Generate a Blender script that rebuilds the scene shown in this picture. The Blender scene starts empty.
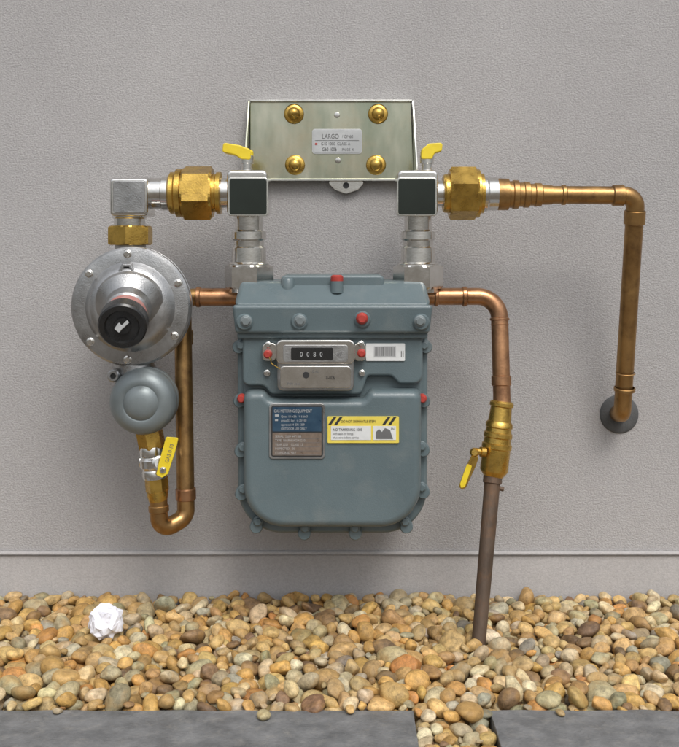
import bpy, bmesh, math, random
import numpy as np
from mathutils import Vector, Matrix, noise

random.seed(7); rng=np.random.default_rng(23)
S=0.0015; D=1.5; CX=339.5; HY=250.0; H=(597-HY)*S
def P(px,py,d):
    k=S*(D-d)/D
    return Vector(((px-CX)*k,-d,H-(py-HY)*k))
def R(r,d): return r*S*(D-d)/D
sc=bpy.context.scene
COL=sc.collection

# ---------------------------------------------------------------- materials
def mat(name,c,rough=.5,metal=0.,c2=None,nscale=20,nmix=.5,bump=0.,bscale=400,rvar=.1,stretch=(1,1,1),spec=.5,coat=0,dirt=None,dscale=6,drange=(.5,.7),damt=.6):
    m=bpy.data.materials.new(name); m.use_nodes=True
    nt=m.node_tree; N=nt.nodes; L=nt.links
    b=N['Principled BSDF']
    tc=N.new('ShaderNodeTexCoord'); mp=N.new('ShaderNodeMapping'); mp.inputs['Scale'].default_value=stretch
    L.new(tc.outputs['Object'],mp.inputs['Vector'])
    n=N.new('ShaderNodeTexNoise'); n.inputs['Scale'].default_value=nscale; n.inputs['Detail'].default_value=4; n.inputs['Roughness'].default_value=.6
    L.new(mp.outputs[0],n.inputs['Vector'])
    rp=N.new('ShaderNodeValToRGB'); rp.color_ramp.elements[0].position=.5-nmix/2*.6; rp.color_ramp.elements[1].position=.5+nmix/2*.6
    c2=c2 or tuple(x*.8 for x in c)
    rp.color_ramp.elements[0].color=(*c2,1); rp.color_ramp.elements[1].color=(*c,1)
    L.new(n.outputs[0],rp.inputs[0])
    out=rp.outputs[0]
    if dirt:
        n3=N.new('ShaderNodeTexNoise'); n3.inputs['Scale'].default_value=dscale; n3.inputs['Detail'].default_value=5; n3.inputs['Roughness'].default_value=.7
        L.new(tc.outputs['Object'],n3.inputs['Vector'])
        mr3=N.new('ShaderNodeMapRange'); mr3.inputs[1].default_value=drange[0]; mr3.inputs[2].default_value=drange[1]; mr3.inputs[4].default_value=damt
        L.new(n3.outputs[0],mr3.inputs[0])
        mx=N.new('ShaderNodeMixRGB'); L.new(mr3.outputs[0],mx.inputs[0]); L.new(out,mx.inputs[1]); mx.inputs[2].default_value=(*dirt,1)
        out=mx.outputs[0]
    L.new(out,b.inputs['Base Color'])
    b.inputs['Metallic'].default_value=metal
    b.inputs['Specular IOR Level'].default_value=spec
    if coat: b.inputs['Coat Weight'].default_value=coat; b.inputs['Coat Roughness'].default_value=.15
    mr=N.new('ShaderNodeMapRange'); mr.inputs[3].default_value=max(.03,rough-rvar); mr.inputs[4].default_value=min(1,rough+rvar); mr.inputs[1].default_value=.3; mr.inputs[2].default_value=.7
    L.new(n.outputs[0],mr.inputs[0]); L.new(mr.outputs[0],b.inputs['Roughness'])
    if bump:
        n2=N.new('ShaderNodeTexNoise'); n2.inputs['Scale'].default_value=bscale; n2.inputs['Detail'].default_value=2
        L.new(mp.outputs[0],n2.inputs['Vector'])
        bp=N.new('ShaderNodeBump'); bp.inputs['Strength'].default_value=min(1,bump); bp.inputs['Distance'].default_value=.001
        L.new(n2.outputs[0],bp.inputs['Height']); L.new(bp.outputs[0],b.inputs['Normal'])
    return m

M_paint=mat('meter_paint',(.120,.158,.168),.34,0,(.096,.129,.139),9,.9,.24,700,.10,dirt=(.20,.215,.205),dscale=22,drange=(.52,.8),damt=.45)
M_reg2=mat('regulator_grey_paint',(.22,.25,.255),.40,.35,(.17,.195,.20),30,.7,.12,500)
M_alu=mat('cast_aluminium',(.48,.48,.475),.33,.9,(.34,.34,.34),40,.8,.28,600,.08,dirt=(.17,.165,.15),dscale=30,drange=(.50,.78),damt=.65)
M_steel=mat('plated_steel',(.76,.745,.71),.17,.98,(.62,.605,.57),50,.8,.06,300,.06,dirt=(.28,.26,.22),dscale=45,drange=(.58,.8),damt=.45)
M_brass=mat('brass',(.70,.46,.115),.30,.95,(.50,.31,.065),45,.8,.2,450,.1,dirt=(.22,.13,.045),dscale=60,drange=(.52,.75),damt=.7)
M_bronze=mat('aged_pipe',(.48,.295,.115),.40,.92,(.32,.18,.07),22,.8,.15,300,.1,(1,1,1),dirt=(.16,.09,.045),dscale=35,drange=(.46,.72),damt=.8)
M_copper=mat('copper_pipe',(.56,.31,.165),.35,.92,(.38,.19,.09),25,.8,.15,300,.1,dirt=(.18,.09,.055),dscale=35,drange=(.48,.72),damt=.8)
M_bracket=mat('passivated_steel',(.72,.70,.56),.17,.98,(.24,.30,.21),11,.75,.04,500,.08,(1.3,1,.45),dirt=(.62,.52,.36),dscale=7,drange=(.48,.66),damt=.55)
M_edge=mat('bright_steel',(.75,.75,.70),.25,.9,None,30)
M_darkface=mat('dark_reflection_face',(.020,.027,.022),.14,0,(.013,.017,.014),10,.8,0,rvar=.05,spec=.45)  # dark reflections of the mirror-like valve face, put into the base colour
M_yellow=mat('yellow_plastic',(.80,.62,.03),.45,0,(.68,.50,.02),50,.8,.1)
M_sticker=mat('yellow_sticker',(.74,.60,.10),.45,0,(.66,.52,.07),50,.8,.05)
M_red=mat('red_seal',(.44,.05,.038),.45,0,(.30,.03,.02),80,.8,.1)
M_black=mat('black_plastic',(.012,.012,.012),.28,0,(.02,.02,.02),60)
M_white=mat('white_label',(.68,.69,.68),.45,0,(.60,.61,.60),50)
M_navy=mat('navy_label',(.028,.065,.105),.35,0,(.018,.045,.08),60)
M_brownlab=mat('brown_label',(.26,.20,.155),.35,.3,(.19,.145,.115),120)
M_rust=mat('dark_rusty_steel',(.15,.105,.075),.55,.4,(.06,.042,.03),40,.9,.6,300,.12,(1,1,.3),dirt=(.20,.10,.045),dscale=30,drange=(.48,.72),damt=.6)
M_flange=mat('cement_collar',(.105,.107,.108),.85,0,(.06,.062,.063),70,.9,.7,250)
M_ink=mat('ink',(.03,.03,.03),.5)
M_greyink=mat('grey_ink',(.16,.16,.16),.5)
M_silverprint=mat('silver_print',(.55,.56,.56),.4,.3)
M_pink=mat('faded_red_label',(.40,.11,.09),.45,.1,(.46,.28,.25),160,.9)
M_paper=mat('paper',(.80,.80,.85),.85,0,(.76,.76,.82),40,.8,.1,300)
b=M_paper.node_tree.nodes['Principled BSDF']; b.inputs['Subsurface Weight'].default_value=.15; b.inputs['Subsurface Radius'].default_value=(.003,.003,.0035); b.inputs['Subsurface Scale'].default_value=1

def stucco(name,c,strength,fine,dist=.0012,lo=.90):
    m=bpy.data.materials.new(name); m.use_nodes=True
    nt=m.node_tree; N=nt.nodes; L=nt.links; b=N['Principled BSDF']
    tc=N.new('ShaderNodeTexCoord')
    a=N.new('ShaderNodeTexNoise'); a.inputs['Scale'].default_value=2.6; a.inputs['Detail'].default_value=6; a.inputs['Roughness'].default_value=.62
    L.new(tc.outputs['Object'],a.inputs[0])
    rp=N.new('ShaderNodeValToRGB'); rp.color_ramp.elements[0].position=.3; rp.color_ramp.elements[1].position=.72
    rp.color_ramp.elements[0].color=tuple(x*.88 for x in c)+(1,); rp.color_ramp.elements[1].color=tuple(x*1.07 for x in c)+(1,)
    L.new(a.outputs[0],rp.inputs[0])
    g=N.new('ShaderNodeTexNoise'); g.inputs['Scale'].default_value=fine; g.inputs['Detail'].default_value=3; g.inputs['Roughness'].default_value=.72
    mp=N.new('ShaderNodeMapping'); mp.inputs['Scale'].default_value=(.8,1,1); L.new(tc.outputs['Object'],mp.inputs[0])
    L.new(mp.outputs[0],g.inputs[0])
    gr=N.new('ShaderNodeMapRange'); gr.inputs[1].default_value=.35; gr.inputs[2].default_value=.65; gr.inputs[3].default_value=lo; gr.inputs[4].default_value=1.08
    L.new(g.outputs[0],gr.inputs[0])
    mx=N.new('ShaderNodeMixRGB'); mx.blend_type='MULTIPLY'; mx.inputs[0].default_value=1
    L.new(rp.outputs[0],mx.inputs[1]); L.new(gr.outputs[0],mx.inputs[2])
    L.new(mx.outputs[0],b.inputs['Base Color'])
    bp=N.new('ShaderNodeBump'); bp.inputs['Strength'].default_value=strength; bp.inputs['Distance'].default_value=dist
    L.new(g.outputs[0],bp.inputs['Height']); L.new(bp.outputs[0],b.inputs['Normal'])
    b.inputs['Roughness'].default_value=.9; b.inputs['Specular IOR Level'].default_value=.2
    return m
M_wall=stucco('stucco',(.43,.416,.412),1.0,400,.0019,.86)
M_plinth=stucco('plinth_render',(.435,.42,.415),.5,420,.0012)
M_slab=mat('slate_paving',(.20,.20,.20),.58,0,(.10,.103,.105),34,.75,.9,260,.12,dirt=(.28,.265,.24),dscale=60,drange=(.52,.78),damt=.6)
M_ground=mat('soil_ground',(.12,.098,.07),.9,0,(.07,.055,.04),7,.9,.9,60)

# ---------------------------------------------------------------- builders
def empty(name,loc=(0,0,0)):
    e=bpy.data.objects.new(name,None); e.empty_display_size=.05; COL.objects.link(e); return e
def finish(bm,name,parent,m,smooth=True,ang=35,bevel=0,bseg=2):
    me=bpy.data.meshes.new(name); bmesh.ops.recalc_face_normals(bm,faces=bm.faces); bm.to_mesh(me); bm.free()
    me.materials.append(m)
    if smooth:
        me.shade_smooth(); me.set_sharp_from_angle(angle=math.radians(ang))
    o=bpy.data.objects.new(name,me); COL.objects.link(o)
    if parent: o.parent=parent
    if bevel:
        b=o.modifiers.new('b','BEVEL'); b.width=bevel; b.segments=bseg; b.limit_method='ANGLE'; b.angle_limit=math.radians(30); b.harden_normals=True
    return o
def frame(dirv):
    d=dirv.normalized(); up=Vector((0,0,1)) if abs(d.z)<.9 else Vector((0,1,0))
    a=d.cross(up).normalized(); b=a.cross(d).normalized(); return d,a,b
def lathe(name,parent,m,org,dirv,prof,seg=40,roll=0,bevel=0,ang=35):
    d,a,b=frame(dirv); bm=bmesh.new(); rings=[]
    for t,r in prof:
        if r<=1e-6: rings.append([bm.verts.new(org+d*t)])
        else: rings.append([bm.verts.new(org+d*t+(a*math.cos(2*math.pi*i/seg+roll)+b*math.sin(2*math.pi*i/seg+roll))*r) for i in range(seg)])
    for p,q in zip(rings,rings[1:]):
        for i in range(seg):
            j=(i+1)%seg
            if len(p)==1 and len(q)==1: continue
            if len(p)==1: bm.faces.new((p[0],q[i],q[j]))
            elif len(q)==1: bm.faces.new((p[i],p[j],q[0]))
            else: bm.faces.new((p[i],p[j],q[j],q[i]))
    return finish(bm,name,parent,m,True,ang,bevel)
def lpx(name,parent,m,A,B,prof,seg=40,roll=0,bevel=0,cap=True,ang=35):
    a=P(*A); b=P(*B); k=R(1,(A[2]+B[2])/2)
    pr=[(t*k,r*k) for t,r in prof]
    if cap: pr=[(pr[0][0],0)]+pr+[(pr[-1][0],0)]
    return lathe(name,parent,m,a,b-a,pr,seg,roll,bevel,ang)
def hexnut(name,parent,m,A,B,r,roll=0):
    L=(P(*B)-P(*A)).length/R(1,(A[2]+B[2])/2)
    k=R(1,(A[2]+B[2])/2); a=P(*A); d,u,v=frame(P(*B)-a)
    seg=48; bm=bmesh.new(); rows=[]
    apo=math.cos(math.pi/6)
    def hexr(t):
        t=(t-roll)%(math.pi/3)-math.pi/6
        return r*apo/math.cos(t)
    N_=14
    for i in range(N_+1):
        z=L*i/N_; e=min(z,L-z); row=[]
        lim=r*.885+e*1.9
        for j in range(seg):
            t=2*math.pi*j/seg+roll
            q=min(hexr(t),lim)
            row.append(bm.verts.new(a+d*(z*k)+(u*math.cos(t)+v*math.sin(t))*q*k))
        rows.append(row)
    for p,q in zip(rows,rows[1:]):
        for j in range(seg): bm.faces.new((p[j],p[(j+1)%seg],q[(j+1)%seg],q[j]))
    bm.faces.new(rows[0]); bm.faces.new(rows[-1])
    return finish(bm,name,parent,m,True,16)
def bolt(name,parent,m,p,r,h,m2=None,dome=False,dirv=Vector((0,-1,0))):
    if m2 is None: m2=m
    lathe(name+'_washer',parent,m2,p,dirv,[(-.002,0),(-.002,r*1.25),(h*.22,r*1.25),(h*.3,r*1.1),(h*.3,0)],28)
    lathe(name,parent,m,p,dirv,[(0,0),(0,r),(h*.85,r),(h,r*.85),(h,0)],6,random.random(),.0004,ang=20)
def fillet(pts,rad,n=7,closed=False):
    out=[]; N=len(pts)
    for i,p in enumerate(pts):
        if not closed and i in(0,N-1): out.append(p.copy()); continue
        a=pts[(i-1)%N]; b=pts[(i+1)%N]
        r=rad[i] if isinstance(rad,(list,tuple)) else rad
        u=(a-p).normalized(); v=(b-p).normalized()
        ct=max(-1,min(1,u.dot(v))); th=math.acos(ct)
        if r<=0 or th>math.pi-.02: out.append(p.copy()); continue
        t=r/math.tan(th/2); t=min(t,(a-p).length*.48 if (closed or 0<i-1) else (a-p).length*.95,(b-p).length*.48 if(closed or i+1<N-1) else (b-p).length*.95)
        A=p+u*t; B=p+v*t; w=math.sin(th/2)
        for k in range(n+1):
            s=k/n; q=(1-s)**2+2*w*s*(1-s)+s*s
            out.append((A*(1-s)**2+p*(2*w*s*(1-s))+B*s*s)/q)
    return out
def tube(name,parent,m,pts,r,bend=.02,seg=28,n=12):
    path=fillet(pts,bend,n)
    bm=bmesh.new(); rings=[]; prev=None
    for i,p in enumerate(path):
        t=((path[min(i+1,len(path)-1)]-path[i]).normalized()+(path[i]-path[max(i-1,0)]).normalized()).normalized()
        if prev is None: _,a,_=frame(t)
        else: a=(prev-t*prev.dot(t)).normalized()
        b=t.cross(a); prev=a
        rings.append([bm.verts.new(p+(a*math.cos(2*math.pi*k/seg)+b*math.sin(2*math.pi*k/seg))*r) for k in range(seg)])
    for p,q in zip(rings,rings[1:]):
        for k in range(seg): bm.faces.new((p[k],p[(k+1)%seg],q[(k+1)%seg],q[k]))
    bm.faces.new(rings[0]); bm.faces.new(rings[-1])
    return finish(bm,name,parent,m,True,50)
def prism(name,parent,m,outline,dfront,dback,rad=0,bevel=.002,bseg=3,ref=None,n=7,scale_front=1,ang=35):
    ref=dfront if ref is None else ref
    pts=[P(x,y,ref) for x,y in outline]
    rr=[R(q,ref) for q in rad] if isinstance(rad,(list,tuple)) else R(rad,ref)
    pts=fillet(pts,rr,n,True) if rad else pts
    c=sum(pts,Vector())/len(pts)
    bm=bmesh.new(); f=[];bk=[]
    for p in pts:
        q=c+(p-c)*scale_front
        f.append(bm.verts.new((q.x,-dfront,q.z))); bk.append(bm.verts.new((p.x,-dback,p.z)))
    bm.faces.new(f); bm.faces.new(bk)
    for i in range(len(pts)):
        j=(i+1)%len(pts); bm.faces.new((f[i],f[j],bk[j],bk[i]))
    return finish(bm,name,parent,m,True,ang,bevel,bseg)
def rect(x0,y0,x1,y1): return [(x0,y0),(x1,y0),(x1,y1),(x0,y1)]
def text(name,parent,m,body,px,py,d,size,rot=0,align='LEFT',sx=.8):
    c=bpy.data.curves.new(name,'FONT'); c.body=body; c.size=R(size,d); c.align_x=align; c.extrude=.00003
    c.materials.append(m)
    o=bpy.data.objects.new(name,c); COL.objects.link(o)
    o.location=P(px,py,d); o.rotation_euler=(math.pi/2,rot,0); o.scale=(sx,1,1); o.parent=parent
    return o
def box(name,parent,m,lo,hi,bevel=.002,bseg=3):
    bm=bmesh.new(); bmesh.ops.create_cube(bm,size=1)
    for v in bm.verts:
        v.co=Vector(((lo[i]+hi[i])/2+v.co[i]*(hi[i]-lo[i]) for i in range(3)))
    return finish(bm,name,parent,m,True,35,bevel,bseg)
def loftbox(name,parent,m,lower,upper,bevel,bseg=4):
    bm=bmesh.new(); a=[bm.verts.new(p) for p in lower]; b=[bm.verts.new(p) for p in upper]
    bm.faces.new(a); bm.faces.new(b)
    for i in range(4): bm.faces.new((a[i],a[(i+1)%4],b[(i+1)%4],b[i]))
    return finish(bm,name,parent,m,True,35,bevel,bseg)

# ---------------------------------------------------------------- wall + ground
zt=(597-553)*S
wall=empty('rendered_wall')
box('upper_render',wall,M_wall,(-4,0,zt+.003),(4,.2,2.8),.001)
box('plinth',wall,M_plinth,(-4,-.001,-.12),(4,.2,zt-.0025),.002)
bm=bmesh.new()
prof=[(0.01,zt+.0035),(-.0045,zt+.003),(-.0055,zt+.0015),(-.0055,zt-.0008),(-.001,zt-.0022),(.01,zt-.0022)]
l=[bm.verts.new((-4,y,z)) for y,z in prof]; r_=[bm.verts.new((4,y,z)) for y,z in prof]
for i in range(len(prof)-1): bm.faces.new((l[i],l[i+1],r_[i+1],r_[i]))
finish(bm,'drip_bead',wall,M_plinth)

bm=bmesh.new(); bmesh.ops.create_grid(bm,x_segments=1,y_segments=1,size=60)
for v in bm.verts: v.co.z=-.045
finish(bm,'ground',None,M_ground,False)

ds=D*(1-347/460.); ys=-ds
def slab(x0,x1):
    bm=bmesh.new(); bmesh.ops.create_cube(bm,size=1)
    for v in bm.verts: v.co=Vector(((x0+x1)/2+v.co.x*(x1-x0),(ys-.42)+ (.21)+v.co.y*.42+0, -.0225+v.co.z*.045))
    bmesh.ops.subdivide_edges(bm,edges=bm.edges,cuts=40,use_grid_fill=True)
    for v in bm.verts:
        c0=v.co.copy()
        v.co.z+=noise.noise(c0*14)*.0012+noise.noise(c0*55)*.0007
        v.co.y+=noise.noise(c0*25+Vector((3,0,0)))*.002+noise.noise(c0*80)*.001; v.co.x+=noise.noise(c0*25+Vector((9,0,0)))*.002
    return finish(bm,'paving_slab',None,M_slab,True,40,.003,3)
xr=P(413,710,ds).x; xl=P(489,710,ds).x
slabs=[(xr-.60,xr),(xl,xl+.6),(xr-.60-.085-.6,xr-.685),(xl+.685,xl+1.285)]
for a,b in slabs: slab(a,b)

# ---------------------------------------------------------------- pebbles
def pebbles():
    bm=bmesh.new(); bmesh.ops.create_icosphere(bm,subdivisions=3,radius=1)
    bv=np.array([v.co[:] for v in bm.verts]); bf=np.array([[v.index for v in f.verts] for f in bm.faces]); bm.free()
    X0,X1,Y0,Y1=-.85,.85,-.72,0.; g=.0025
    nx=int((X1-X0)/g); ny=int((Y1-Y0)/g)
    HM=np.full((nx,ny),-.034)
    gx=X0+(np.arange(nx)+.5)*g; gy=Y0+(np.arange(ny)+.5)*g
    pal=np.array([(.48,.34,.16),(.54,.32,.10),(.42,.265,.105),(.62,.52,.33),(.42,.375,.27),(.22,.135,.07),(.36,.31,.18),(.60,.40,.16),(.46,.37,.22),(.58,.46,.26),(.52,.25,.075),(.27,.24,.18)])
    w=np.array([.18,.13,.14,.08,.05,.07,.06,.13,.08,.07,.03,.02]); w/=w.sum()
    V=[];C=[]
    def shape(a,b,c,x,y,z,yaw,tl=.34):
        p=bv.copy()
        for _ in range(4):
            dv=rng.normal(size=3); dv/=np.linalg.norm(dv)
            p*= (1+rng.uniform(-.16,.16)*np.sin(rng.uniform(1.2,2.8)*(bv@dv)+rng.uniform(0,6)))[:,None]
        for _ in range(5):
            dv=rng.normal(size=3); dv/=np.linalg.norm(dv); hh=rng.uniform(.62,.95)
            t=p@dv; ex=np.maximum(t-hh,0)*.82; p-=ex[:,None]*dv
        p*=np.array([a,b,c])
        E=Matrix.Rotation(yaw,3,'Z')@Matrix.Rotation(rng.normal()*tl,3,'X')@Matrix.Rotation(rng.normal()*tl,3,'Y')
        V.append(p@np.array(E).T+np.array([x,y,z]))
        col=pal[rng.choice(len(pal),p=w)]*rng.uniform(.7,1.22)
        C.append(np.r_[np.clip(col*rng.uniform(.95,1.05,3),0,1),rng.random()])
    def ok(x,y,a):
        if y> -a*.75 or y<Y0+.01: return False
        if y<ys+a*.45:
            for s0,s1 in slabs:
                if s0-a*.6<x<s1+a*.6: return False
        return True
    def put(a,b,c,tries,xr_,yr_,lim,hmax):
        best=None
        for _ in range(tries):
            x=rng.uniform(*xr_); y=rng.uniform(*yr_)
            if not ok(x,y,a): continue
            i=int((x-X0)/g); j=int((y-Y0)/g); r=max(2,int(a*.75/g))
            h=np.percentile(HM[max(0,i-r):i+r+1,max(0,j-r):j+r+1],62)
            if best is None or h<best[0]: best=(h,x,y)
        if best is None: return
        h,x,y=best
        if h>hmax: return
        z=h+c*.66
        if z+c>lim: return
        i=int((x-X0)/g); j=int((y-Y0)/g); r=int(a/g)+1
        i0,i1,j0,j1=max(0,i-r),min(nx,i+r+1),max(0,j-r),min(ny,j+r+1)
        yaw=rng.uniform(0,math.pi)
        dx=gx[i0:i1,None]-x; dy=gy[None,j0:j1]-y
        u=(dx*math.cos(yaw)+dy*math.sin(yaw))/a; v=(-dx*math.sin(yaw)+dy*math.cos(yaw))/b
        q=1-u*u-v*v
        top=np.where(q>0,z+c*np.sqrt(np.maximum(q,0)),-1)
        HM[i0:i1,j0:j1]=np.maximum(HM[i0:i1,j0:j1],top)
        shape(a,b,c,x,y,z,yaw)
    def size(big=True):
        a=rng.choice([rng.uniform(.0045,.0075),rng.uniform(.009,.0145),rng.uniform(.0145,.0205)],p=[.33,.53,.14] if big else [.4,.6,0])
        return a,a*rng.uniform(.62,.95),a*rng.uniform(.45,.75)
    for k in range(7600): put(*size(),9,(X0+.02,X1-.02),(ys-.02,-.001),.017,.002)
    # joints between the slabs
    for s0,s1 in((xr,xl),(slabs[1][1],slabs[3][0]),(slabs[2][1],slabs[0][0])):
        for k in range(420): put(*size(False),8,(max(s0,X0+.03),min(s1,X1-.03)),(ys-.30,ys+.01),.010,-.002)
    for px_,py_,a in((264,719,.0085),(58,714,.006),(560,715,.006),(350,713,.007)):
        dd=D*(1-(347)/(py_-HY))
        q=P(px_,py_,dd); shape(a,a*.85,a*.6,q.x,q.y,a*.5,rng.uniform(0,3),.1)
    n=len(V); nv=len(bv)
    VV=np.concatenate(V).astype(np.float32)
    FF=(bf[None]+ (np.arange(n)*nv)[:,None,None]).reshape(-1,3)
    me=bpy.data.meshes.new('pebble_bed')
    me.vertices.add(len(VV)); me.vertices.foreach_set('co',VV.ravel())
    me.loops.add(FF.size); me.loops.foreach_set('vertex_index',FF.ravel().astype(np.int32))
    me.polygons.add(len(FF)); me.polygons.foreach_set('loop_start',(np.arange(len(FF))*3).astype(np.int32))
    me.update(calc_edges=True); me.shade_smooth()
    at=me.attributes.new('pcol','FLOAT_COLOR','POINT')
    at.data.foreach_set('color',np.repeat(np.array(C,dtype=np.float32),nv,axis=0).ravel())
    m=bpy.data.materials.new('pebbles'); m.use_nodes=True; nt=m.node_tree; N=nt.nodes; L=nt.links; b=N['Principled BSDF']
    A=N.new('ShaderNodeAttribute'); A.attribute_name='pcol'
    tc=N.new('ShaderNodeTexCoord')
    sc_=N.new('ShaderNodeTexNoise'); sc_.inputs['Scale'].default_value=110; sc_.inputs['Detail'].default_value=5; sc_.inputs['Roughness'].default_value=.78
    L.new(tc.outputs['Object'],sc_.inputs[0])
    mr=N.new('ShaderNodeMapRange'); mr.inputs[1].default_value=.34; mr.inputs[2].default_value=.66; mr.inputs[3].default_value=.50; mr.inputs[4].default_value=1.35
    L.new(sc_.outputs[0],mr.inputs[0])
    mx=N.new('ShaderNodeMixRGB'); mx.blend_type='MULTIPLY'; mx.inputs[0].default_value=1
    L.new(A.outputs['Color'],mx.inputs[1]); L.new(mr.outputs[0],mx.inputs[2])
    s2=N.new('ShaderNodeTexNoise'); s2.inputs['Scale'].default_value=45; s2.inputs['Detail'].default_value=4
    L.new(tc.outputs['Object'],s2.inputs[0])
    mr2=N.new('ShaderNodeMapRange'); mr2.inputs[1].default_value=.50; mr2.inputs[2].default_value=.70; mr2.inputs[4].default_value=.55
    L.new(s2.outputs[0],mr2.inputs[0])
    m2=N.new('ShaderNodeMixRGB'); m2.blend_type='MIX'; L.new(mr2.outputs[0],m2.inputs[0]); L.new(mx.outputs[0],m2.inputs[1]); m2.inputs[2].default_value=(.44,.255,.08,1)
    L.new(m2.outputs[0],b.inputs['Base Color']); b.inputs['Roughness'].default_value=.52; b.inputs['Specular IOR Level'].default_value=.4
    bp=N.new('ShaderNodeBump'); bp.inputs['Strength'].default_value=.7; bp.inputs['Distance'].default_value=.002; L.new(sc_.outputs[0],bp.inputs['Height']); L.new(bp.outputs[0],b.inputs['Normal'])
    me.materials.append(m)
    o=bpy.data.objects.new('pebble_bed',me); COL.objects.link(o)
    print('pebbles',n)
pebbles()

# ---------------------------------------------------------------- bracket
br=empty('mounting_bracket')
prism('back_plate',br,M_bracket,[(250,101),(411,101),(414,179),(250,179)],.014,.002,3,.0012)
for sgn,xt,xb in((1,412,413),(-1,250,248.5)):
    a=P(xt,101,.014); b=P(xt+(1.5 if sgn>0 else -1.5),180,.014)
    bm=bmesh.new(); th=.0026
    pts=[(a.x,-.003,a.z),(a.x,-.018,a.z),(b.x+sgn*.001,-.052,b.z+.018),(b.x+sgn*.001,-.052,b.z),(b.x,-.003,b.z-.002)]
    v1=[bm.verts.new(Vector(q)) for q in pts]; v2=[bm.verts.new(Vector(q)+Vector((sgn*th,0,0))) for q in pts]
    bm.faces.new(v1); bm.faces.new(v2)
    for i in range(5): bm.faces.new((v1[i],v1[(i+1)%5],v2[(i+1)%5],v2[i]))
    finish(bm,'side_gusset',br,M_edge if sgn>0 else M_bracket,True,35,.0005)
prism('top_lip',br,M_edge,rect(250,99.8,412,101.6),.020,.004,0,.0005)
prism('bottom_lip',br,M_edge,rect(250,178.8,414,180.8),.018,.004,0,.0005)
prism('hanging_tab',br,M_steel,[(325,180),(367,180),(358,190),(346,194),(335,190)],.010,.002,5,.0006)
lathe('tab_hole',br,M_ink,P(346,185.5,.0102),Vector((0,-1,0)),[(0,0),(0,R(3.2,.01)),(.0004,R(3.2,.01)),(.0004,0)],20)
for x,y in((294,114),(378,114),(295,165),(376,165)):
    p=P(x,y,.0145)
    lathe('bolt_flange',br,M_brass,p,Vector((0,-1,0)),[(0,0),(0,R(10,.02)),(.0015,R(10,.02)),(.003,R(8.5,.02)),(.0035,R(6.5,.02)),(.008,R(6,.02)),(.0115,R(4.6,.02)),(.0135,R(2.4,.02)),(.014,0)],32,ang=60)
for x,y in((337,115),(338,160.5)):
    lathe('rivet',br,M_steel,P(x,y,.0143),Vector((0,-1,0)),[(0,0),(0,R(3,.015)),(.001,R(2.6,.015)),(.0015,0)],20)
prism('rating_label',br,M_silverprint,rect(312,129,362,154),.0158,.0138,3,.0005)
prism('label_face',br,M_silverprint,rect(313.5,130.5,360.5,152.5),.0162,.0155,2,0)
text('label_text',br,M_greyink,'LARGO',322,138.5,.0166,6.4)
text('label_text',br,M_greyink,'/ GM60',342,138,.0166,4.5)
text('label_text',br,M_greyink,'G10 1000  CLASS A',321,145.2,.0166,4.4)
text('label_text',br,M_ink,'G60 1006',322,150.8,.0166,4.6)
text('label_text',br,M_greyink,'PN 0.5  K',342,150.8,.0166,3.8)
prism('label_rule',br,M_greyink,rect(315,140.2,359,140.7),.0165,.016,0,0)
prism('label_mark',br,M_red,rect(315,143,317.3,145),.0166,.016,0,0)

# ---------------------------------------------------------------- meter
gm=empty('gas_meter')
prism('rear_casing',gm,M_paint,[(243,322),(422,322),(421,529),(244,529)],.120,.035,[4,4,44,44],.010,4,n=14)
prism('casing_flange',gm,M_paint,[(237,328),(428,328),(427,533.5),(238,533.5)],.153,.118,[4,4,44,44],.005,4,n=14)
prism('front_cover',gm,M_paint,[(241,331),(424,331),(424,384),(400,384),(392,376),(368,376),(362,395),(270,395),(263,386),(241,386)],.174,.148,[3,3,9,6,6,4,7,7,9,7],.0055,5,scale_front=.985)
prism('front_dome',gm,M_paint,[(241,391),(262,391),(269,399),(364,399),(372,390),(424,390),(423.5,531),(241.5,531)],.188,.148,[9,8,8,8,8,9,42,42],.012,7,scale_front=.968,n=12)
prism('waist_web',gm,M_paint,rect(243,375,422,405),.160,.14,3,.003)
for x,y in((241,345),(242,398),(243,447),(243.5,489),(258,521),(305,527.5),(355,527.5),(405,521),(421.5,487),(421.5,446),(422,398),(424,345)):
    p=P(x,y,.1655)
    lathe('flange_boss',gm,M_paint,P(x,y,.135),Vector((0,-1,0)),[(0,0),(0,R(6.6,.15)),(.029,R(6.6,.15)),(.0312,R(5.6,.15)),(.0312,0)],24)
    if y==398: lathe('seal_cap',gm,M_red,p,Vector((0,-1,0)),[(0,0),(0,R(4.6,.16)),(.008,R(4.4,.16)),(.011,R(2.8,.16)),(.011,0)],20)
    else: bolt('flange_bolt',gm,M_paint,p,R(4,.16),.006)
def rc(x0,x1,y,d0,d1,ref):
    a=P(x0,y,ref); b=P(x1,y,ref)
    return [(a.x,-d0,a.z),(b.x,-d0,b.z),(b.x,-d1,b.z),(a.x,-d1,a.z)]
loftbox('lid_flange',gm,M_paint,[Vector(q) for q in rc(235,430,334,.188,.03,.19)],[Vector(q) for q in rc(232,433,305,.192,.028,.19)],.005)
loftbox('lid_crown',gm,M_paint,[Vector(q) for q in rc(233,432,306.5,.190,.032,.19)],[Vector(q) for q in rc(240,425,281,.150,.055,.155)],.007)
prism('lid_top_panel',gm,M_paint,rect(281,275,384,292),.157,.06,5,.004,ref=.15)
prism('lid_lower_bead',gm,M_paint,rect(237,330,428,339),.180,.10,3,.003)
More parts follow.
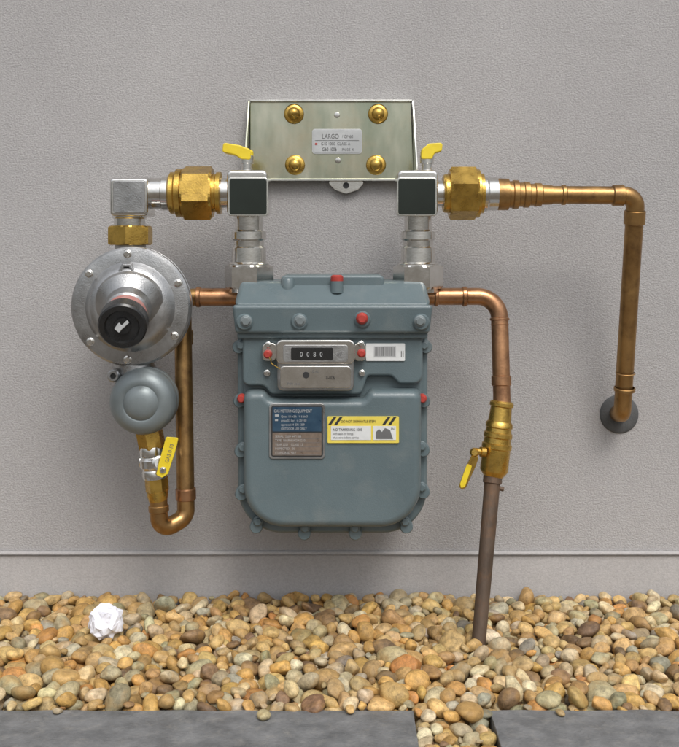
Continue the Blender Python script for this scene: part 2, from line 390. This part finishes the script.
for x,y in((246,321),(300,320.5),(362,318.5),(420,321)):
    lathe('lid_boss',gm,M_paint,P(x,y,.17),Vector((0,-1,0)),[(0,0),(0,R(8.5,.19)),(.021,R(8.5,.19)),(.0235,R(7,.19)),(.0235,0)],28)
    q=P(x,y,.1935)
    if x==362: lathe('seal_cap',gm,M_red,q,Vector((0,-1,0)),[(0,0),(0,R(6,.19)),(.005,R(5.6,.19)),(.008,R(3.6,.19)),(.008,0)],24)
    else: bolt('lid_bolt',gm,M_reg2,q,R(4.6,.19),.005)
lpx('test_plug',gm,M_paint,(337,293,.165),(337,280,.165),[(0,6.5),(12,6.2)],24)
lpx('test_plug_cap',gm,M_red,(337,281,.165),(337,275,.165),[(0,6.3),(4.5,6.2),(6,4.5)],24)
lpx('lid_stud',gm,M_paint,(288,290,.155),(288,276,.155),[(0,7),(10,6.5),(12,5)],24)
# index / counter
prism('index_housing',gm,M_alu,rect(277,343,354,391),.196,.165,[5,5,6,6],.003)
prism('index_bezel',gm,M_steel,rect(276,340,355,364),.203,.185,6,.0022)
prism('index_recess',gm,M_alu,rect(283,345,348,362),.2043,.2,3,.0006)
prism('index_window',gm,M_black,rect(291,347.5,333,360),.2052,.2,1.5,.0004)
for i in range(4):
    x=300+i*6.6
    text('digit',gm,M_silverprint,'0080'[i],x,356.6,.2056,6.8)
prism('index_plate',gm,M_steel,rect(280,366,351,388),.2005,.19,4,.0012)
lathe('index_badge',gm,M_ink,P(306,375,.2005),Vector((0,-1,0)),[(0,0),(0,R(3.4,.2)),(.0008,R(3.2,.2)),(.0008,0)],20)
text('index_text',gm,M_greyink,'G-AL',312,373,.2018,4)
text('index_text',gm,M_ink,'10-006',324,379.5,.2018,4.8)
text('index_text',gm,M_greyink,'m\u00b3',337,356,.2057,6)
text('index_text',gm,M_greyink,'TYPE 1.5-A',287,385.3,.2018,3.4)
prism('side_lug',gm,M_steel,rect(262,343,277,361),.186,.168,5,.0015)
prism('side_lug',gm,M_steel,rect(354,343,366,361),.186,.168,4,.0015)
for x,y in((268,354),(361.5,353)):
    lathe('wire_seal',gm,M_red,P(x,y,.186),Vector((0,-1,0)),[(0,0),(0,R(4.4,.18)),(.006,R(4.2,.18)),(.008,R(2.6,.18)),(.008,0)],20)
bolt('cover_screw',gm,M_steel,P(268,345,.186),R(2.6,.18),.004); bolt('cover_screw',gm,M_steel,P(361,344,.186),R(2.6,.18),.004)
bolt('cover_screw',gm,M_steel,P(362,373,.176),R(2.6,.18),.004); bolt('cover_screw',gm,M_steel,P(267,373,.176),R(2.6,.18),.004)
tube('seal_wire',gm,M_brass,[P(268,354,.193),P(272,364,.194),P(280,369,.2)],.0006,.002,8,4)
prism('barcode_label',gm,M_white,rect(366,343.5,405,361),.1760,.173,1,.0002)
prism('barcode_patch',gm,M_silverprint,rect(374,346,396,357),.1764,.1755,0,0)
for i in range(18): prism('barcode_bar',gm,M_greyink,rect(375+i*1.12,347,375+i*1.12+random.choice([.4,.7]),356),.1767,.176,0,0)
text('barcode_text',gm,M_greyink,'II',400.5,357,.1765,9)
# spec plate
prism('plate_rim',gm,M_alu,rect(269,403.5,325,459),.1902,.187,4,.0008)
prism('plate_back',gm,M_ink,rect(271,405.5,323,457),.1907,.188,3,.0002)
prism('plate_upper',gm,M_navy,rect(272.5,407,321.5,431.5),.1911,.189,1,0)
prism('plate_lower',gm,M_brownlab,rect(272.5,433,321.5,455.5),.1911,.189,1,0)
text('plate_text',gm,M_silverprint,'GAS METERING EQUIPMENT',274,412.5,.1914,4.3,sx=.70)
prism('plate_mark',gm,M_silverprint,rect(275,414.5,279,416.5),.1913,.191,0,0)
prism('plate_mark',gm,M_silverprint,rect(275,419.5,278,421),.1913,.191,0,0)
for i,s_ in enumerate(['Qmax 10 m3/h   V 6 dm3','pmax 0.5 bar   t -20/+50','approved 04  EN 1359','OUTDOOR USE ONLY']):
    text('plate_text',gm,M_silverprint,s_,281,417.5+i*4.1,.1914,3.2)
for i,s_ in enumerate(['SERIAL  2209 4471 08','TYPE  DIAPHRAGM G10','YEAR 2021   CLASS 1.5','INSPECTED   06','STANDARD 40-7']):
    text('plate_text',gm,M_silverprint,s_,275,437.4+i*4.1,.1914,3.2,sx=.9)
for i in range(5): prism('plate_rule',gm,M_greyink,rect(274,438.4+i*4.1,320,438.7+i*4.1),.1913,.191,0,0)
# warning sticker
prism('sticker_base',gm,M_sticker,rect(327.5,416.5,399,443),.1906,.188,1,.0001)
prism('sticker_white',gm,M_white,rect(331,426,371,440),.1910,.190,0,0)
prism('sticker_white',gm,M_white,rect(373,426,396,440),.1910,.190,0,0)
def stripes(x0,x1,y0,y1,w=4):
    x=x0
    while x+w<=x1:
        s=(y1-y0)*.7
        prism('hazard_stripe',gm,M_ink,[(x+s,y0),(min(x+s+w,x1+s),y0),(x+w,y1),(x,y1)],.1909,.190,0,0)
        x+=w*2
stripes(328,337,417,425,3); stripes(382,395,417,425,3)
text('sticker_text',gm,M_ink,'DO NOT DISMANTLE STEP1',341,422.6,.1912,3.6,sx=.78)
text('sticker_text',gm,M_ink,'NO TAMPERING 1005',333,431,.1913,3.8)
text('sticker_text',gm,M_greyink,'with seals or fixings',333,434.8,.1913,3.2)
text('sticker_text',gm,M_greyink,'shut valve before service',333,438.6,.1913,3.2)
prism('sticker_pictogram',gm,M_greyink,[(376,439),(376,432),(379,429),(382,432),(385,428),(390,430),(393,439)],.1913,.1908,0,0)
text('sticker_text',gm,M_greyink,'EN',391,430,.1913,3.2)

# ---------------------------------------------------------------- meter valves
def valve(x,mirror):
    v=empty('meter_valve'); d=.12; s=mirror
    lpx('swivel_nut_collar',v,M_steel,(x,292,d),(x,286,d),[(0,20),(6,20)],40)
    hexnut('swivel_nut',v,M_steel,(x,288.5,d),(x,265,d),25,.12)
    lpx('lower_sleeve',v,M_steel,(x,268,d),(x,206,d),[(0,20),(4,20.5),(6,17.5),(20,17),(22,15.2),(27,15.2),(29,17.4),(36,17.2),(38,13.8),(62,13.8)],44)
    bx=x-1
    prism('body_block',v,M_steel,rect(bx-20,171,bx+20,216),.156,.088,5,.004,4,ref=.14)
    prism('face_frame',v,M_edge,rect(bx-20,177.5,bx+20,216),.159,.15,3,.001,ref=.158)
    prism('front_plate',v,M_darkface,rect(bx-18.6,179,bx+18.6,214.5),.1605,.155,2.5,.0006)
    sx=x+(9 if s>0 else -2)
    lpx('stem',v,M_steel,(sx,173,d),(sx,156,d),[(0,9),(2,9),(3,5.5),(9,5.5),(9.5,7),(17,7)],28)
    lpx('lever_hub',v,M_yellow,(sx,160,d),(sx,150,d),[(0,6.5),(8,6.5),(10,5)],24)
    if s<0: out=[(sx-24,142.5),(sx-8,145),(sx+3,149),(sx+4,160),(sx-6,159),(sx-12,155),(sx-25,152)]
    else: out=[(sx+16,142.5),(sx+2,143.5),(sx-5,149),(sx-6,159),(sx+5,159),(sx+8,153),(sx+15,151)][::-1]
    prism('lever_blade',v,M_yellow,out,d+.011,d-.010,2.5,.0018,3)
valve(249,-1); valve(418,1)

# ---------------------------------------------------------------- left union + elbow
d=.12
u=empty('pipe_union')
lpx('tail',u,M_steel,(232,193,d),(216,193,d),[(0,15),(16,15)],36)
lpx('ring',u,M_brass,(222,193,d),(208,193,d),[(0,15),(1,21),(5,21),(6,19),(13,19)],40)
hexnut('nut',u,M_brass,(213,193,d),(183,193,d),27.5,.35)
lpx('flange',u,M_brass,(185,193,d),(169,193,d),[(0,20),(3,24),(8,24),(10,21),(14,21),(16,18)],40)
e=empty('pipe_elbow')
lpx('socket',e,M_steel,(172,193.5,d),(146,193.5,d),[(0,17),(9,17),(10,15.5),(26,15.5)],40)
prism('elbow_block',e,M_steel,rect(110,178,148,216),.151,.090,4,.004,4,ref=.148)
prism('elbow_face',e,M_alu,rect(113,181,145,213),.1522,.149,3,.0008)
lpx('down_socket',e,M_steel,(129.5,214,d),(129.5,228,d),[(0,17),(4,17),(5,15.5),(14,15.5)],40)

u=empty('pipe_union')
lpx('tail',u,M_steel,(436,193.5,d),(448,193.5,d),[(0,13),(12,13)],36)
lpx('ring',u,M_brass,(443,193.5,d),(452,193.5,d),[(0,18),(2,19.5),(9,19.5)],40)
hexnut('nut',u,M_brass,(449,193.5,d),(477,193.5,d),27,.3)
lpx('flange',u,M_brass,(475,193.5,d),(483,193.5,d),[(0,24),(4,24),(5,20),(8,20)],40)
lpx('steel_sleeve',u,M_steel,(482,194,d),(497,194,d),[(0,17.5),(4,18),(6,16.5),(15,16.5)],40)

# ---------------------------------------------------------------- right outlet pipe
g=empty('outlet_pipe')
lpx('reducer',g,M_bronze,(495,194.3,d),(552,195,d),[(0,15.5),(4,16),(13,15.8),(14,13.5),(17,13.5),(18,14.5),(23,14.3),(24,12.2),(28,12.2),(29,13.2),(34,13),(35,11),(39,11),(40,12),(46,11.6),(47,10),(57,9.6)],40)
top=P(636,195.5,d)
bot=Vector((P(623,403,.052).x,-.052,P(620,413,.04).z))
tube('pipe',g,M_bronze,[P(545,194.8,d),top,bot+Vector((0,.004,0)),Vector((P(620,413,.0).x-.001,.02,P(620,415,.0).z))],R(9,d),.017)
for A,B,r in(((561,195,d),(566,195,d),10.2),((612,195.4,d),(624,195.4,d),10.6)):
    lpx('collar',g,M_bronze,A,B,[(0,r-1),(1,r),(((B[0]-A[0])-1),r),(B[0]-A[0],r-1)],32)
def ringat(parent,m,A,B,t,L,r):
    a=Vector(A).lerp(Vector(B),t); dr=(Vector(B)-Vector(A)).normalized()
    return lathe('collar',parent,m,a,dr,[(0,r*.9),(.001,r),(L-.001,r),(L,r*.9)],32)
ringat(g,M_bronze,top,bot,.065,.020,R(10.6,d)); ringat(g,M_bronze,top,bot,.87,.006,R(10.6,.06)); ringat(g,M_bronze,top,bot,.80,.002,R(9.8,.07))
lathe('wall_collar',g,M_flange,P(619,414,.0)+Vector((0,.002,0)),Vector((0,-1,0)),[(0,0),(0,R(19.5,0)),(.0035,R(19.3,0)),(.005,R(18,0)),(.0058,R(11,0)),(.0058,0)],44,ang=50)

# ---------------------------------------------------------------- lower supply pipe
g=empty('supply_pipe'); d1=.115
tube('pipe',g,M_copper,[P(425,296.5,d1),P(499,296.5,d1),P(502,404,.135)],R(8.6,d1),.030)
for a,b in((434,438),(462,467)): lpx('collar',g,M_copper,(a,296.5,d1),(b,296.5,d1),[(0,9.2),(1,10),(b-a-1,10),(b-a,9.2)],32)
A=P(499,296.5,d1);B=P(502,404,.135)
ringat(g,M_copper,A,B,.20,.004,R(9.8,d1)); ringat(g,M_copper,A,B,.26,.0015,R(9.3,d1)); ringat(g,M_copper,A,B,.74,.014,R(9.8,d1))
fA=(502,401,.135); fB=(493,478,.142)
lpx('coupling',g,M_brass,fA,fB,[(0,10),(2,12),(5,12),(6,10.5),(20,11.5),(22,13.2),(26,13.6),(27,12.6),(31,13),(32,14.2),(36,14.4),(37,13.3),(42,13.7),(43,15),(47,15),(48,14),(69,14),(71,13),(76,9)],40)
pA=P(493,474,.142); pB=P(477,662,.195)
dr=(pB-pA)
lathe('standpipe',g,M_rust,pA,dr,[(0,0),(0,R(9.5,.14)),(.012,R(9.5,.14)),(.013,R(8,.14)),(dr.length+.06,R(6.6,.2)),(dr.length+.06,0)],20)
lpx('standpipe_nib',g,M_rust,(496,487,.145),(505,490,.145),[(0,2.4),(8,2.2)],12)
lpx('cock_stem',g,M_brass,(485,452,.15),(472,451,.155),[(0,5),(5,5),(6,3.5),(12,3.5)],20)
prism('cock_lever',g,M_brass,[(472,455),(479,457),(476,466),(466,488),(462,490),(459,487),(465,470)],.163,.158,2,.001)
lpx('cock_screw',g,M_brass,(474,452,.150),(474.5,452.5,.168),[(0,4.5),(14,4.5),(16,3)],16)
prism('cock_tag',g,M_yellow,[(467,464),(472,466),(465,487),(461,488),(460,484)],.1645,.163,1,.0003)

# ---------------------------------------------------------------- return pipe (left)
g=empty('return_pipe')
tube('pipe',g,M_bronze,[P(158,488,.145),P(159.5,532,.145),P(186,517,.125),P(182.5,297,.1),P(240,297,.1)],R(8.8,.12),.017)
tube('crossover',g,M_copper,[P(196,297,.1),P(246,297,.1)],R(8.9,.1),.01)
lpx('collar',g,M_copper,(196,297,.1),(201,297,.1),[(0,9.4),(1,10.3),(4,10.3),(5,9.4)],32)
lpx('collar',g,M_bronze,(183,330,.1),(183.2,346,.1),[(0,9.2),(1,10),(14,10),(15,9.2)],32)
lpx('collar',g,M_copper,(185.6,488,.122),(185.9,500,.122),[(0,9.2),(1,10.2),(11,10.2),(12,9.2)],32)
lpx('collar',g,M_bronze,(158.6,505,.145),(158.9,512,.145),[(0,9.2),(1,10.2),(6,10.2),(7,9.2)],32)

# ---------------------------------------------------------------- regulator
g=empty('gas_regulator')
F=Vector((0,-1,0))
hexnut('inlet_nut',g,M_brass,(130.5,226,d),(130.5,245,d),23,.52)
lpx('inlet_neck',g,M_alu,(130.5,243,d),(130.5,262,d),[(0,15),(19,17)],32)
c=P(130,307,.165); k=R(1,.165)
lathe('rear_housing',g,M_alu,Vector((c.x,-.075,c.z)),F,[(0,0),(0,30*k),(.008,38*k),(.05,42*k),(.07,50*k),(.07,0)],56)
lathe('diaphragm_case',g,M_alu,Vector((c.x,-.138,c.z)),F,[(0,0),(0,56*k),(.003,59.5*k),(.010,60.5*k),(.0115,59*k),(.013,59*k),(.0145,60.5*k),(.021,60*k),(.0235,58*k),(.0245,55*k),(.0255,45*k),(.028,43*k),(.033,40*k),(.037,36*k),(.0385,33*k),(.0385,0)],80,ang=28)
for bx,by in [(127,252),(84,270),(178,283),(83,348),(127,363),(177,338)]:
    vx,vy=bx-130,by-307; l_=math.hypot(vx,vy)
    p=Vector((c.x+vx/l_*53*k,-.1615,c.z-vy/l_*53*k))
    lathe('case_boss',g,M_alu,p+Vector((0,.012,0)),F,[(0,0),(0,5.4*k),(.0118,5.4*k),(.0128,4.6*k),(.0128,0)],20)
    bolt('case_screw',g,M_steel,p+Vector((0,-.0005,0)),3.3*k,.0045)
nA=P(130,303,.172); nB=P(122,327,.245); ax=(nB-nA); L_=ax.length; k2=R(1,.2)
lathe('bonnet',g,M_alu,nA,ax,[(0,0),(0,35*k2),(.006,34*k2),(.012,28*k2),(.018,23.5*k2),(L_*.42,22*k2),(L_*.45,20*k2),(L_*.5,20*k2)],48)
lathe('bonnet_label',g,M_pink,nA,ax,[(L_*.47,0),(L_*.47,20.6*k2),(L_*.70,20.6*k2),(L_*.70,0)],48)
lathe('bonnet_ring',g,M_alu,nA,ax,[(L_*.69,0),(L_*.69,22*k2),(L_*.76,22*k2),(L_*.77,20*k2),(L_*.77,0)],48)
lathe('adjuster_cap',g,M_black,nA,ax,[(L_*.75,0),(L_*.75,24*k2),(L_*.97,23.6*k2),(L_,22*k2),(L_+.001,17*k2),(L_-.003,15.5*k2),(L_-.005,0)],48)
lathe('adjuster_screw',g,M_black,nB-ax.normalized()*.006,ax,[(0,0),(0,9*k2),(.005,8*k2),(.005,0)],24)
prism('adjuster_slot',g,M_silverprint,[(114,329),(119,322),(121,326),(127,320),(129,323),(121,330),(119,333)],.2475,.240,1,.0004)
lathe('pressure_tap',g,M_alu,Vector((P(127,271,.17).x,-.163,P(127,271,.17).z)),F,[(0,0),(0,9*k),(.010,8.5*k),(.0115,7.5*k),(.0115,5*k),(.008,4.5*k),(.008,0)],6,0,.0006)
lathe('tap_hole',g,M_ink,Vector((P(127,271,.17).x,-.1712,P(127,271,.17).z)),F,[(0,0),(0,4.3*k),(.0005,4.3*k),(.0005,0)],20)
lpx('link_body',g,M_alu,(133,355,.135),(139,385,.135),[(0,19),(12,19),(30,22)],36)
c2=P(141,403,.18); k=R(1,.18)
lathe('relief_case',g,M_reg2,Vector((c2.x,-.110,c2.z)),F,[(0,0),(0,22*k),(.02,26*k),(.03,32*k),(.034,34*k),(.046,34*k),(.048,33*k),(.050,34*k),(.060,33.2*k),(.068,29.5*k),(.072,24*k),(.0735,19*k),(.0725,17.5*k),(.0745,16*k),(.078,12*k),(.080,6*k),(.0803,0)],64,ang=40)
lathe('vent_eye',g,M_alu,P(115,375,.15)+Vector((0,.02,0)),F,[(0,0),(0,6.5*k),(.030,6.5*k),(.032,5*k),(.032,3*k),(.028,3*k),(.028,0)],24)
lathe('vent_hole',g,M_ink,P(115,375,.15)+Vector((0,-.0085,0)),F,[(0,0),(0,2.8*k),(.0004,2.8*k),(.0004,0)],16)
g=empty('isolation_valve'); dv=.145
hexnut('upper_nut',g,M_brass,(148,426,dv),(153,449,dv),13.5,.4)
lpx('body',g,M_steel,(152,446,dv),(155,478,dv),[(0,12),(3,13),(8,13),(10,11.5),(13,14),(20,14),(23,11.5),(25,12.5),(32,12)],32)
lpx('side_port',g,M_steel,(155,462,dv),(140,461,dv),[(0,9),(10,9),(11,6),(15,6)],24)
lpx('spindle',g,M_steel,(158,463,dv),(160,463,dv+.03),[(0,7),(14,7),(15,5),(19,5)],24)
prism('lever',g,M_yellow,[(166,437),(178.5,438),(175,452),(168,474),(162,478),(156,475),(159,462)],.179,.1755,2,.0008)
text('lever_text',g,M_greyink,'GAS 0-10',168.3,463,.1795,5.4,rot=-math.radians(73),sx=.9)
bolt('lever_screw',g,M_steel,P(163,470,.179),R(2.6,.18),.003)
hexnut('lower_nut',g,M_brass,(156,476,dv),(157.5,492,dv),11.5,.1)
lpx('olive',g,M_brass,(157.4,491,dv),(158.2,503,dv),[(0,10.5),(4,10.5),(10,9)],28)

# ---------------------------------------------------------------- crumpled paper
dp=.165
cp=P(107,622,dp); rp_=R(19.5,dp)
bm=bmesh.new(); bmesh.ops.create_icosphere(bm,subdivisions=3,radius=1)
r3=random.Random(12)
for v in bm.verts:
    q=v.co.normalized()
    r=.93+.16*noise.noise(q*1.6+Vector((3,3,3)))+r3.uniform(-.15,.09)
    if q.z<-.6: r*=.9
    j=Vector((r3.gauss(0,1),r3.gauss(0,1),r3.gauss(0,1)))*.06
    v.co=q*r+j
bmesh.ops.subdivide_edges(bm,edges=bm.edges,cuts=2,use_grid_fill=True)
for v in bm.verts:
    q=v.co.copy(); v.co=q*(1+.05*noise.noise(q*7)+.02*noise.noise(q*17))
    v.co=Vector((v.co.x*.95,v.co.y*.95,v.co.z*1.04))*rp_+cp
finish(bm,'crumpled_paper',None,M_paper,True,13)

# ---------------------------------------------------------------- light + camera
w=bpy.data.worlds.new('World'); sc.world=w; w.use_nodes=True
N=w.node_tree.nodes; L=w.node_tree.links
sk=N.new('ShaderNodeTexSky'); sk.sky_type='NISHITA'; sk.sun_disc=False
sv=Vector((.20,-.60,.78)).normalized()
el=math.asin(sv.z); az=math.atan2(sv.x,sv.y)
sk.sun_elevation=el; sk.sun_rotation=az; sk.dust_density=2; sk.air_density=1.2
hs=N.new('ShaderNodeHueSaturation'); hs.inputs['Saturation'].default_value=.22
L.new(sk.outputs[0],hs.inputs['Color'])
tc=N.new('ShaderNodeTexCoord'); sp=N.new('ShaderNodeSeparateXYZ'); L.new(tc.outputs['Generated'],sp.inputs[0])
mr=N.new('ShaderNodeMapRange'); mr.inputs[1].default_value=0; mr.inputs[2].default_value=.75; mr.inputs[3].default_value=.32; mr.inputs[4].default_value=1.95
L.new(sp.outputs[2],mr.inputs[0])
mx=N.new('ShaderNodeMixRGB'); mx.blend_type='MULTIPLY'; mx.inputs[0].default_value=1
L.new(hs.outputs[0],mx.inputs[1]); L.new(mr.outputs[0],mx.inputs[2])
L.new(mx.outputs[0],N['Background'].inputs[0])
N['Background'].inputs[1].default_value=.135
sl=bpy.data.lights.new('sun','SUN'); sl.energy=1.5; sl.angle=math.radians(24); sl.color=(1,.96,.905)
so=bpy.data.objects.new('sun',sl); COL.objects.link(so); so.rotation_euler=(-sv).to_track_quat('-Z','Y').to_euler()
cam=bpy.data.cameras.new('camera'); co=bpy.data.objects.new('camera',cam); COL.objects.link(co)
co.location=(0,-D,H); co.rotation_euler=(math.pi/2,0,0)
cam.sensor_fit='HORIZONTAL'; cam.sensor_width=36; cam.lens=36*(D/S)/679
cam.shift_y=-(373.5-HY)/679; cam.clip_start=.02; cam.clip_end=300
sc.camera=co
sc.view_settings.view_transform='Standard'; sc.view_settings.look='None'; sc.view_settings.exposure=0
